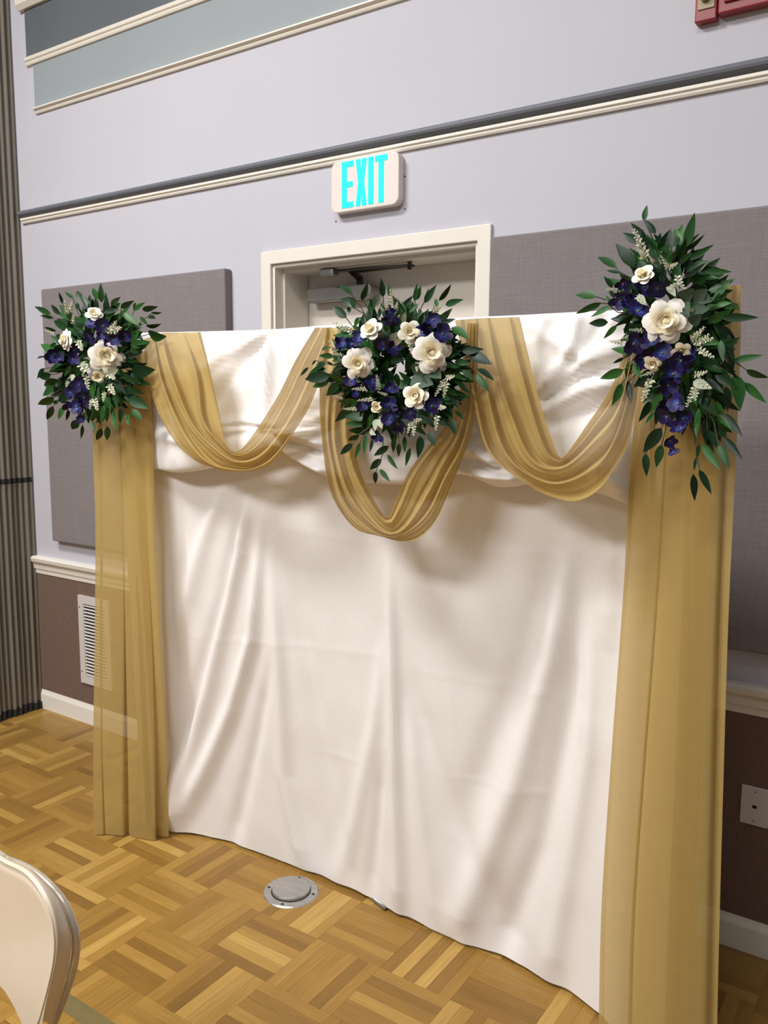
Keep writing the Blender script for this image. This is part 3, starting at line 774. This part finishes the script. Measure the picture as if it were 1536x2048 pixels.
def place(name, me, root, P, xdir, nrm, scale, roll=0, sy=1.0):
    x = Vector(xdir).normalized(); n = Vector(nrm); z = (n-x*n.dot(x)).normalized(); y = z.cross(x)
    if roll: y, z = y*math.cos(roll)+z*math.sin(roll), z*math.cos(roll)-y*math.sin(roll)
    mt = Matrix((x*scale, y*scale*sy, z*scale)).transposed().to_4x4(); mt.translation = Vector(P)-Vector(root['_o'])
    o = bpy.data.objects.new(name, me); COL.objects.link(o); o.parent = root; o.matrix_basis = mt
    return o
def frame_of(axis, spin=0):
    z = Vector(axis).normalized(); x = z.orthogonal().normalized(); y = z.cross(x)
    x, y = x*math.cos(spin)+y*math.sin(spin), y*math.cos(spin)-x*math.sin(spin)
    return Matrix((x, y, z)).transposed()
def rose(root, P, R_, axis, spin, kind='open', lab=None):
    mt = (frame_of(axis, spin)*R_).to_4x4(); mt.translation = Vector(P)-Vector(root['_o'])
    o = bpy.data.objects.new('rose', CORE); COL.objects.link(o); o.parent = root; o.matrix_basis = mt
    sets = {'open': ((PIN, 3, 0, .85), (PIN, 4, .9, 1.25), (PMI, 5, .4, 1.02), (PMO, 5, .1, .92), (POU, 6, .5, .86)),
            'half': ((PIN, 3, 0, 1.0), (PIN, 4, .8, 1.4), (PMI, 5, .4, 1.3), (PMO, 5, .1, 1.1)),
            'bud': ((PIN, 3, 0, 1.5), (PIN, 4, .8, 2.0), (PMI, 4, .4, 1.5))}[kind]
    for me, n, off, s in sets:
        for k in range(n):
            a = off+2*math.pi*k/n+random.uniform(-.15, .15); q = s*random.uniform(.92, 1.08)
            p = bpy.data.objects.new('petal', me); COL.objects.link(p); p.parent = o
            p.matrix_basis = Matrix.Rotation(a, 4, 'Z') @ Matrix.Rotation(random.uniform(-.08, .08), 4, 'Y') @ Matrix.Diagonal((q, q, s*random.uniform(.9, 1.1), 1))
    return o
def blue(root, P, R_, axis, spin, n=5):
    mt = (frame_of(axis, spin)*R_).to_4x4(); mt.translation = Vector(P)-Vector(root['_o'])
    o = bpy.data.objects.new('blue_flower', BC); COL.objects.link(o); o.parent = root; o.matrix_basis = mt
    for k in range(n):
        q = random.uniform(.85, 1.15); p = bpy.data.objects.new('petal', random.choice(BP)); COL.objects.link(p); p.parent = o
        p.matrix_basis = Matrix.Rotation(2*math.pi*k/n+random.uniform(-.2, .2), 4, 'Z') @ Matrix.Rotation(random.uniform(-.5, .1), 4, 'Y') @ Matrix.Scale(q, 4)
def facing(P, jit=.35):
    d = (CAM-Vector(P)).normalized()
    return (d+Vector((random.uniform(-jit, jit), random.uniform(-jit, jit)*.5, random.uniform(-jit, jit)))).normalized()
def arrangement(name, label, cat, sc_, ox, oy, cen, leaves, fill, roses, blues, sprigs, pales, eucs, y0, ppm, back=()):
    cv = lambda p: (ox+p[0]/sc_, oy+p[1]/sc_)
    C0 = at(*cv(cen), y0+.04); root = empty(name, C0); tag(root, label, cat, 'flower arrangements on the backdrop')
    stems = MB()
    for (a, b) in leaves:
        ya = y0-random.uniform(-.015, .03); yb = ya-random.uniform(-.012, .02)
        A = at(*cv(a), ya); B = at(*cv(b), yb); d = B-A
        place('leaf', random.choice(LEAF), root, A, d, facing(A, .55), d.length, random.uniform(-.35, .35), random.uniform(.9, 1.2))
        if random.random() < .5: continue
        T = A.lerp(C0, .3); mid = A.lerp(T, .5)+Vector((random.uniform(-.01, .01), .005, random.uniform(-.01, .01)))
        stems.tube([A+d*.05, mid, T], .0012, 5)
    for (p, dirang, L_, dep) in fill:
        a = (p[0], p[1]); b = (p[0]+math.cos(dirang)*L_, p[1]+math.sin(dirang)*L_)
        A = at(*cv(a), y0+dep); B = at(*cv(b), y0+dep-random.uniform(-.02, .02)); d = B-A
        place('leaf', random.choice(LEAF), root, A, d, facing(A, .9), d.length, random.uniform(-.8, .8), random.uniform(.9, 1.2))
    filler = MB()
    for (p, dirang, L_, dep) in back:
        A = at(*cv(p), y0+dep); B = at(*cv((p[0]+math.cos(dirang)*L_, p[1]+math.sin(dirang)*L_)), y0+dep+random.uniform(-.015, .015)); d = B-A
        x = d.normalized(); n = facing(A, .6); z = (n-x*n.dot(x)).normalized(); y = z.cross(x); me = random.choice(LEAF)
        filler.add([A+(x*v.co.x+y*v.co.y+z*v.co.z)*d.length for v in me.vertices], [tuple(q.vertices) for q in me.polygons])
    fo = filler.build('leaf_filler', M['leaf'], root, True, fix=False); fo['kind'] = 'stuff'
    stems.build('stem_cluster', M['stem'], root)['kind'] = 'stuff'
    for p, r, kind, tilt in roses:
        Rm = r/sc_/ppm; P = at(*cv(p), y0-.045); ax = (facing(P, .0)+Vector(tilt)).normalized()
        P = P-ax*Rm*.25
        rose(root, P, Rm*.97, ax, random.uniform(0, 6), kind)
    for p, r in blues:
        P = at(*cv(p), y0-random.uniform(.02, .05)); blue(root, P, .9*r/sc_/ppm, facing(P, .6), random.uniform(0, 6), random.choice((5, 5, 6)))
    for a, b in sprigs:
        A = at(*cv(a), y0-.03); B = at(*cv(b), y0-.06); place('white_sprig', SPR, root, A, B-A, facing(A, .3), (B-A).length)
    for a, b in pales:
        A = at(*cv(a), y0-.04); B = at(*cv(b), y0-.055); place('dusty_leaf', PALE, root, A, B-A, facing(A, .3), (B-A).length)
    for a, b in eucs:
        A = at(*cv(a), y0-.03); B = at(*cv(b), y0-.05); place('eucalyptus_leaf', EUC, root, A, B-A, facing(A, .3), (B-A).length)
    return root, C0

# ---- left spray
rb = random.Random(21); BL, BW, BR = [], [], []
for k in range(120):
    a = rb.uniform(0, 6.283); r = rb.random()**.5
    BL.append(((545+270*r*math.cos(a), 690+350*r*math.sin(a)), a+rb.uniform(-1, 1), rb.uniform(110, 150), rb.uniform(.015, .04)))
for k in range(230):
    a = rb.uniform(0, 6.283); r = rb.uniform(120, 360)
    BW.append(((770+1.05*r*math.cos(a), 690+r*math.sin(a)), a+rb.uniform(-1, 1)+(2.2 if r < 190 else 0), rb.uniform(120, 165), rb.uniform(.015, .045)))
for k in range(170):
    a = rb.uniform(0, 6.283); r = rb.random()**.5; q = r*math.sin(a)
    BR.append(((750+70*q+240*r*math.cos(a)*(1-.3*q), 850+540*q), math.atan2(q+.2, math.cos(a)*r)+rb.uniform(-1, 1), rb.uniform(150, 200), rb.uniform(.015, .04)))
LV = [((200,340),(80,280)),((220,370),(120,350)),((270,340),(190,265)),((370,220),(305,155)),((440,245),(385,150)),((290,260),(258,170)),((515,290),(520,215)),((560,230),(522,125)),((590,250),(578,105)),((640,280),(605,170)),((660,270),(740,205)),((735,290),(830,240)),((835,310),(930,250)),((900,305),(1015,285)),((970,330),(1055,320)),((950,355),(1010,380)),((930,430),(1040,430)),((950,490),(1060,525)),((840,560),(940,580)),((830,500),(890,490)),((820,760),(935,765)),((815,790),(890,880)),((780,890),(890,960)),((800,980),(935,1055)),((820,1070),(905,1165)),((785,1100),(790,1190)),((740,1060),(730,1170)),((680,1080),(705,1240)),((630,1200),(635,1315)),((590,1215),(545,1325)),((500,1150),(545,1240)),((440,1190),(435,1300)),((410,1150),(350,1235)),((330,1070),(325,1165)),((300,1050),(245,1150)),((215,1045),(165,1160)),((220,975),(95,1050)),((240,900),(105,960)),((250,840),(130,900)),((200,800),(95,835)),((150,755),(100,830)),((300,670),(180,570)),((240,465),(150,435)),((300,720),(190,780)),((350,730),(300,820)),((460,470),(350,430)),((430,520),(380,390)),((760,330),(870,420)),((770,360),(800,440)),((880,360),(940,420)),((600,330),(720,300)),((700,400),(740,330)),((250,1000),(215,1040)),((340,900),(270,960)),((420,300),(380,250)),((520,400),(500,480)),((840,480),(900,530)),((760,700),(870,690)),((850,250),(830,310)),((240,560),(185,600))]
rl = random.Random(11); FL = []
for k in range(165):
    a = rl.uniform(0, 6.283); r = math.sqrt(rl.random()); p = (540+300*r*math.cos(a), 690+390*r*math.sin(a))
    FL.append((p, a+rl.uniform(-.6, .6), rl.uniform(115, 155), rl.uniform(-.025, .03)))
arrangement('flower_spray', 'round spray of green leaves, white roses and violet blooms at the left drape top', 'flower spray', 3.84, 50, 540, (540, 700), LV, FL,
    [((625, 660), 138, 'open', (.05, 0, .02)), ((315, 540), 92, 'open', (-.9, .2, .1)), ((530, 345), 70, 'half', (0, 0, .7)), ((560, 815), 62, 'bud', (0, 0, -.1))],
    [((530, 420), 70), ((600, 430), 70), ((500, 500), 65), ((640, 570), 50), ((770, 490), 65), ((690, 530), 60), ((210, 660), 75), ((260, 690), 60), ((370, 610), 65), ((370, 690), 60), ((420, 880), 75), ((360, 940), 70), ((340, 1020), 70), ((450, 980), 75), ((400, 1050), 70), ((430, 1150), 50), ((590, 500), 55)],
    [((640, 500), (700, 390)), ((650, 480), (740, 440)), ((420, 720), (500, 790)), ((470, 700), (440, 820)), ((470, 800), (485, 920)), ((640, 880), (690, 960)), ((610, 930), (600, 1010)), ((520, 980), (495, 1070)), ((530, 990), (560, 1080)), ((400, 540), (440, 620)), ((330, 350), (300, 230)), ((340, 330), (360, 240)), ((240, 500), (150, 460)), ((370, 420), (370, 340)), ((330, 850), (315, 900)), ((620, 780), (690, 840))],
    [((640, 790), (700, 770)), ((370, 800), (360, 860))], [], -.752, 590, BL)

# ---- centre wreath
WV = [((430,170),(345,85)),((500,210),(545,95)),((650,190),(638,60)),((700,190),(690,90)),((470,250),(335,185)),((395,335),(290,245)),((550,300),(610,165)),((870,220),(890,95)),((880,210),(915,110)),((950,200),(970,125)),((940,230),(1015,105)),((1040,215),(1130,105)),((1085,245),(1195,205)),((780,270),(855,180)),((830,300),(890,230)),((1060,380),(1145,335)),((1130,400),(1250,470)),((1200,570),(1350,550)),((1260,590),(1400,645)),((1310,690),(1425,755)),((1300,730),(1380,835)),((1140,690),(1200,770)),((1150,640),(1250,650)),((1130,880),(1235,890)),((1150,980),(1220,1050)),((1130,1040),(1150,1145)),((970,1130),(1010,1225)),((910,1160),(905,1305)),((840,1240),(810,1370)),((800,1160),(800,1280)),((740,1170),(700,1280)),((680,1290),(745,1390)),((640,1320),(545,1400)),((600,1405),(590,1500)),((625,1390),(700,1480)),((690,1230),(580,1300)),((580,1180),(560,1270)),((530,1150),(520,1290)),((490,1205),(455,1320)),((440,1215),(340,1290)),((480,1150),(400,1200)),((560,1110),(400,1135)),((520,1070),(380,1075)),((460,930),(320,1055)),((540,1040),(370,1000)),((340,790),(250,875)),((280,770),(145,820)),((280,740),(90,760)),((250,690),(100,740)),((130,680),(70,740)),((250,650),(150,690)),((180,630),(150,665)),((310,600),(195,600)),((270,540),(215,555)),((440,430),(320,400)),((660,680),(700,790)),((740,720),(760,820)),((700,640),(800,625)),((450,270),(420,190)),((590,270),(560,200)),((1120,540),(1210,600)),((1130,480),(1190,500)),((1200,700),(1290,760)),((1180,780),(1230,850)),((420,300),(400,250)),((480,330),(450,400)),((760,1210),(760,1300)),((300,660),(250,640)),((260,800),(210,790)),((1020,200),(1030,290))]
FW = []
for k in range(225):
    a = rl.uniform(0, 6.283); r = rl.uniform(150, 375); p = (765+1.04*r*math.cos(a), 690+r*math.sin(a))
    FW.append((p, a+rl.uniform(-1.0, 1.0)+(1.2 if r < 220 else 0), rl.uniform(125, 185), rl.uniform(-.025, .03)))
wr, wc = arrangement('flower_wreath', 'leafy wreath with white roses and violet blooms hung at the backdrop centre', 'wreath', 3.4909, 580, 540, (765, 690), WV, FW,
    [((570, 425), 90, 'half', (-.5, 0, .5)), ((835, 435), 82, 'half', (.05, 0, .1)), ((478, 650), 122, 'open', (-.15, 0, -.05)), ((990, 580), 140, 'open', (.1, 0, .05)), ((882, 880), 95, 'half', (-.3, 0, .1)), ((605, 965), 55, 'bud', (0, 0, .2))],
    [((710, 340), 75), ((690, 300), 60), ((360, 520), 60), ((490, 480), 70), ((430, 520), 65), ((660, 500), 65), ((720, 540), 60), ((970, 400), 75), ((1060, 450), 75), ((1000, 350), 60), ((930, 440), 60), ((430, 770), 65), ((550, 820), 70), ((470, 850), 60), ((700, 830), 65), ((510, 940), 60), ((690, 940), 75), ((770, 990), 80), ((760, 1070), 70), ((700, 1040), 70), ((840, 1000), 60), ((990, 955), 78), ((620, 1160), 65), ((580, 770), 55)],
    [((460, 440), (290, 360)), ((430, 400), (330, 420)), ((330, 600), (270, 490)), ((380, 590), (290, 590)), ((620, 850), (605, 730)), ((560, 830), (430, 830)), ((600, 900), (470, 910)), ((690, 880), (610, 850)), ((480, 970), (370, 970)), ((1080, 760), (1150, 740)), ((1090, 750), (1010, 880)), ((1100, 770), (1070, 890)), ((1040, 960), (1090, 960)), ((1030, 1000), (1015, 1120)), ((850, 1050), (820, 1140)), ((870, 1060), (860, 1160)), ((890, 640), (885, 710)), ((660, 300), (620, 240)), ((680, 290), (680, 210)), ((710, 240), (700, 130)), ((1000, 300), (1060, 240)), ((1010, 310), (1010, 240)), ((640, 1000), (640, 1090)), ((840, 500), (850, 590)), ((740, 280), (750, 220)), ((380, 900), (300, 880)), ((860, 1060), (920, 1040))],
    [((680, 510), (780, 490)), ((700, 480), (750, 440)), ((600, 1040), (590, 1120)), ((610, 1040), (640, 1100)), ((790, 370), (800, 300)), ((560, 1120), (590, 1150))],
    [((850, 760), (990, 790)), ((860, 720), (950, 670)), ((880, 780), (960, 830)), ((980, 700), (1050, 750))], -.790, 772, BW)
ring = MB()
R0 = 270/3.4909/772
ring.tube([wc+Vector((R0*math.cos(2*math.pi*k/28), 0, R0*math.sin(2*math.pi*k/28))) for k in range(29)], .022, 8, False)
ring.build('vine_ring', M['stem'], wr, True)

# ---- right spray
RVL = [((610,225),(530,130)),((530,140),(548,30)),((550,270),(445,155)),((500,290),(375,215)),((470,450),(340,280)),((345,455),(215,355)),((380,490),(275,465)),((320,590),(262,510)),((310,690),(262,640)),((215,650),(65,620)),((245,690),(75,760)),((310,710),(175,790)),((290,820),(155,830)),((350,840),(262,930)),((440,810),(300,790)),((400,900),(440,800)),((450,1030),(310,985)),((395,1060),(320,1095)),((395,1140),(230,1205)),((440,1080),(410,1210)),((380,1230),(325,1380)),((420,1215),(450,1370)),((460,1090),(520,1200)),((620,340),(700,200)),((715,330),(705,185)),((780,300),(725,180)),((810,320),(875,85)),((835,400),(1000,300)),((850,450),(975,405)),((910,520),(1040,530)),((960,610),(1050,575)),((1000,690),(1040,620)),((1060,720),(1170,715)),((1050,790),(1300,790)),((1060,1000),(1170,925)),((1130,1080),(1330,1045)),((1215,1140),(1363,1205)),((1205,1225),(1345,1365)),((1140,1170),(1190,1400)),((1060,1430),(1195,1590)),((950,1540),(1050,1700)),((1060,1590),(1195,1745)),((1030,1640),(1100,1800)),((920,1640),(1050,1815)),((940,1560),(1010,1710)),((900,1640),(880,1740)),((880,1730),(865,1820)),((860,1840),(865,2020)),((900,1810),(980,1980)),((650,1640),(610,1800)),((650,1530),(520,1700)),((540,1700),(550,1855)),((640,1350),(610,1510)),((570,1350),(510,1490)),((600,1430),(540,1500)),((820,480),(900,420)),((870,560),(980,500)),((700,400),(770,340)),((640,300),(600,220)),((1050,900),(1100,1000)),((1000,1250),(1060,1420)),((980,1400),(1050,1500)),((900,1400),(890,1600)),((960,1450),(930,1640)),((1080,1250),(1100,1420)),((1020,1550),(1080,1600)),((1100,1010),(1140,1090)),((300,600),(330,660)),((500,320),(550,420))]
FR = []
for k in range(165):
    a = rl.uniform(0, 6.283); r = math.sqrt(rl.random()); q = r*math.sin(a)
    p = (745+60*q+270*r*math.cos(a)*(1-.25*q), 860+560*q)
    FR.append((p, math.atan2(q*.9+.15, math.cos(a)*r)+rl.uniform(-.7, .7), rl.uniform(140, 195), rl.uniform(-.025, .03)))
for k in range(50):
    p = (rl.uniform(850, 1080), rl.uniform(800, 1500)); FR.append((p, rl.uniform(.7, 2.0), rl.uniform(130, 200), rl.uniform(-.02, .03)))
arrangement('flower_spray', 'long hanging spray with one large white rose at the right drape top', 'flower spray', 3.3571, 1130, 400, (760, 860), RVL, FR,
    [((680, 815), 165, 'open', (-.05, 0, .05)), ((530, 515), 85, 'half', (-.3, 0, .7)), ((590, 1090), 65, 'half', (-.2, 0, -.5)), ((780, 1010), 70, 'half', (.1, 0, -.6))],
    [((530, 590), 80), ((620, 585), 80), ((390, 560), 60), ((380, 670), 80), ((430, 690), 70), ((490, 750), 75), ((460, 960), 85), ((530, 1060), 90), ((590, 960), 85), ((650, 1030), 70), ((780, 1075), 85), ((840, 1060), 75), ((720, 1170), 85), ((690, 1240), 80), ((680, 1370), 80), ((760, 1370), 75), ((690, 1450), 80), ((790, 1470), 80), ((760, 1530), 60), ((700, 1610), 55), ((730, 1690), 40)],
    [((560, 420), (460, 190)), ((540, 400), (480, 320)), ((700, 470), (640, 370)), ((690, 460), (760, 420)), ((760, 560), (690, 590)), ((740, 500), (800, 600)), ((390, 600), (275, 600)), ((540, 880), (430, 870)), ((490, 900), (380, 930)), ((840, 950), (940, 850)), ((850, 960), (1000, 930)), ((870, 980), (970, 900)), ((880, 990), (1000, 1060)), ((850, 950), (890, 880)), ((610, 1150), (510, 1180)), ((590, 1180), (510, 1350)), ((570, 1200), (540, 1330)), ((860, 1180), (960, 1150)), ((880, 1200), (980, 1270)), ((900, 1220), (810, 1390)), ((900, 1230), (870, 1350)), ((480, 640), (530, 700)), ((400, 960), (290, 945)), ((600, 430), (560, 370))],
    [((490, 640), (540, 700)), ((690, 700), (740, 740)), ((690, 570), (740, 640)), ((600, 1060), (580, 1130)), ((860, 1220), (980, 1260))],
    [((760, 680), (860, 600)), ((770, 690), (830, 770)), ((850, 690), (950, 600)), ((860, 750), (960, 730)), ((900, 640), (980, 680)), ((840, 830), (910, 770))], -.752, 939, BR)

# ---------------------------------------------------------------- folding chair
CY = -1.75; CX = -1.485; TYO = .05
ch = empty('folding_chair', (CX, CY-.15, 0)); tag(ch, 'beige metal folding chair with rounded back at the lower left corner', 'chair')
def chp(px, py, y=CY): a = at(px, py, y); return (a.x, a.z)
half_t = [chp(*p, CY+TYO) for p in ((0, 1714), (60, 1739), (104, 1775), (134, 1816), (150, 1862), (152, 1900), (143, 1950), (126, 2000), (106, 2052))]
half_p = [chp(*p) for p in ((0, 1724), (50, 1746), (88, 1785), (110, 1830), (118, 1874), (114, 1920), (99, 1975), (75, 2048))]
def both(h, ztop):
    l = [(2*CX-x, z) for x, z in h][::-1]
    return l+[(CX, ztop)]+list(h)
CXT = CX
tub = both(half_t, half_t[0][1]+.004)
tub3 = [Vector((x, CY+TYO, z)) for x, z in tub]
zl, zr = tub3[0], tub3[-1]
def leg(p, sgn): return [p, Vector((p.x-sgn*.02, p.y-.01, p.z-.06)), Vector((p.x-sgn*.015, p.y-.20, .30)), Vector((p.x+sgn*.02, p.y-.42, .012))]
full = leg(zl, -1)[::-1][:-1]+tub3+leg(zr, 1)[1:]
MB().tube(spline(full, 120), .0078, 12).build('frame_tube', M['tube'], ch, True)
op = spline(both(half_p, half_p[0][1]+.004), 61); N = len(op)
tp = spline(tub, 61)
lowc = [chp(0, 1988), chp(18, 2016), chp(34, 2048)]
aL = abs(lowc[2][0]-CX)
ltab = sorted([(0, lowc[0][1]+.010), (abs(lowc[0][0]-CX), lowc[0][1]), (abs(lowc[1][0]-CX), lowc[1][1]), (aL, lowc[2][1]), (aL+.03, lowc[2][1]-.06)])
def dish(x): return CY+.010*(1-((x-CX)/.2)**2)
rowsP = []
for f_ in range(11):
    r = []
    for k in range(N):
        x = op[0].x+(op[-1].x-op[0].x)*k/(N-1)
        p = Vector((x, lerp_tab(ltab, abs(x-CX)))).lerp(op[k], f_/10)
        r.append((p.x, dish(p.x), p.y))
    rowsP.append(r)
for q in (.08, .18, .3, .45, .6, .8, 1.0):          # flange rolling back to the frame tube
    r = []
    for k in range(N):
        p = op[k].lerp(tp[k], .76*q**1.5); y0_ = dish(op[k].x); r.append((p.x, y0_+(CY+TYO-y0_)*.74*q**.9, p.y))
    rowsP.append(r)
MB().grid(rowsP).build('back_panel', M['chair'], ch, True)
MB().tube([Vector((p.x+(CX-p.x)*.03, dish(p.x)-.0003, p.y-.005)) for p in op], .002, 6).build('panel_bead', M['chair'], ch, True)
seat = []
for i in range(9):
    v = i/8; r = []
    for j in range(13):
        u = -1+2*j/12; wd = .19+.01*v
        r.append((CX+u*wd, CY-.06-.40*v, .435-.015*(1-u*u)*math.sin(math.pi*v)-(.012 if v == 1 else 0)))
    seat.append(r)
so = MB().grid(seat).build('seat', M['chair'], ch, True); sm_ = so.modifiers.new('thick', 'SOLIDIFY'); sm_.thickness = .012
for sg in (-1, 1):
    MB().tube([(CX+sg*.18, CY-.34, .42), (CX+sg*.18, CY-.06, .20), (CX+sg*.18, CY+.10, .012)], .0085, 10).build('rear_leg', M['tube'], ch, True)
MB().tube([(CX-.18, CY+.04, .09), (CX+.18, CY+.04, .09)], .007, 8).build('cross_brace', M['tube'], ch, True)

for o in bpy.data.objects:
    if '_o' in o: del o['_o']
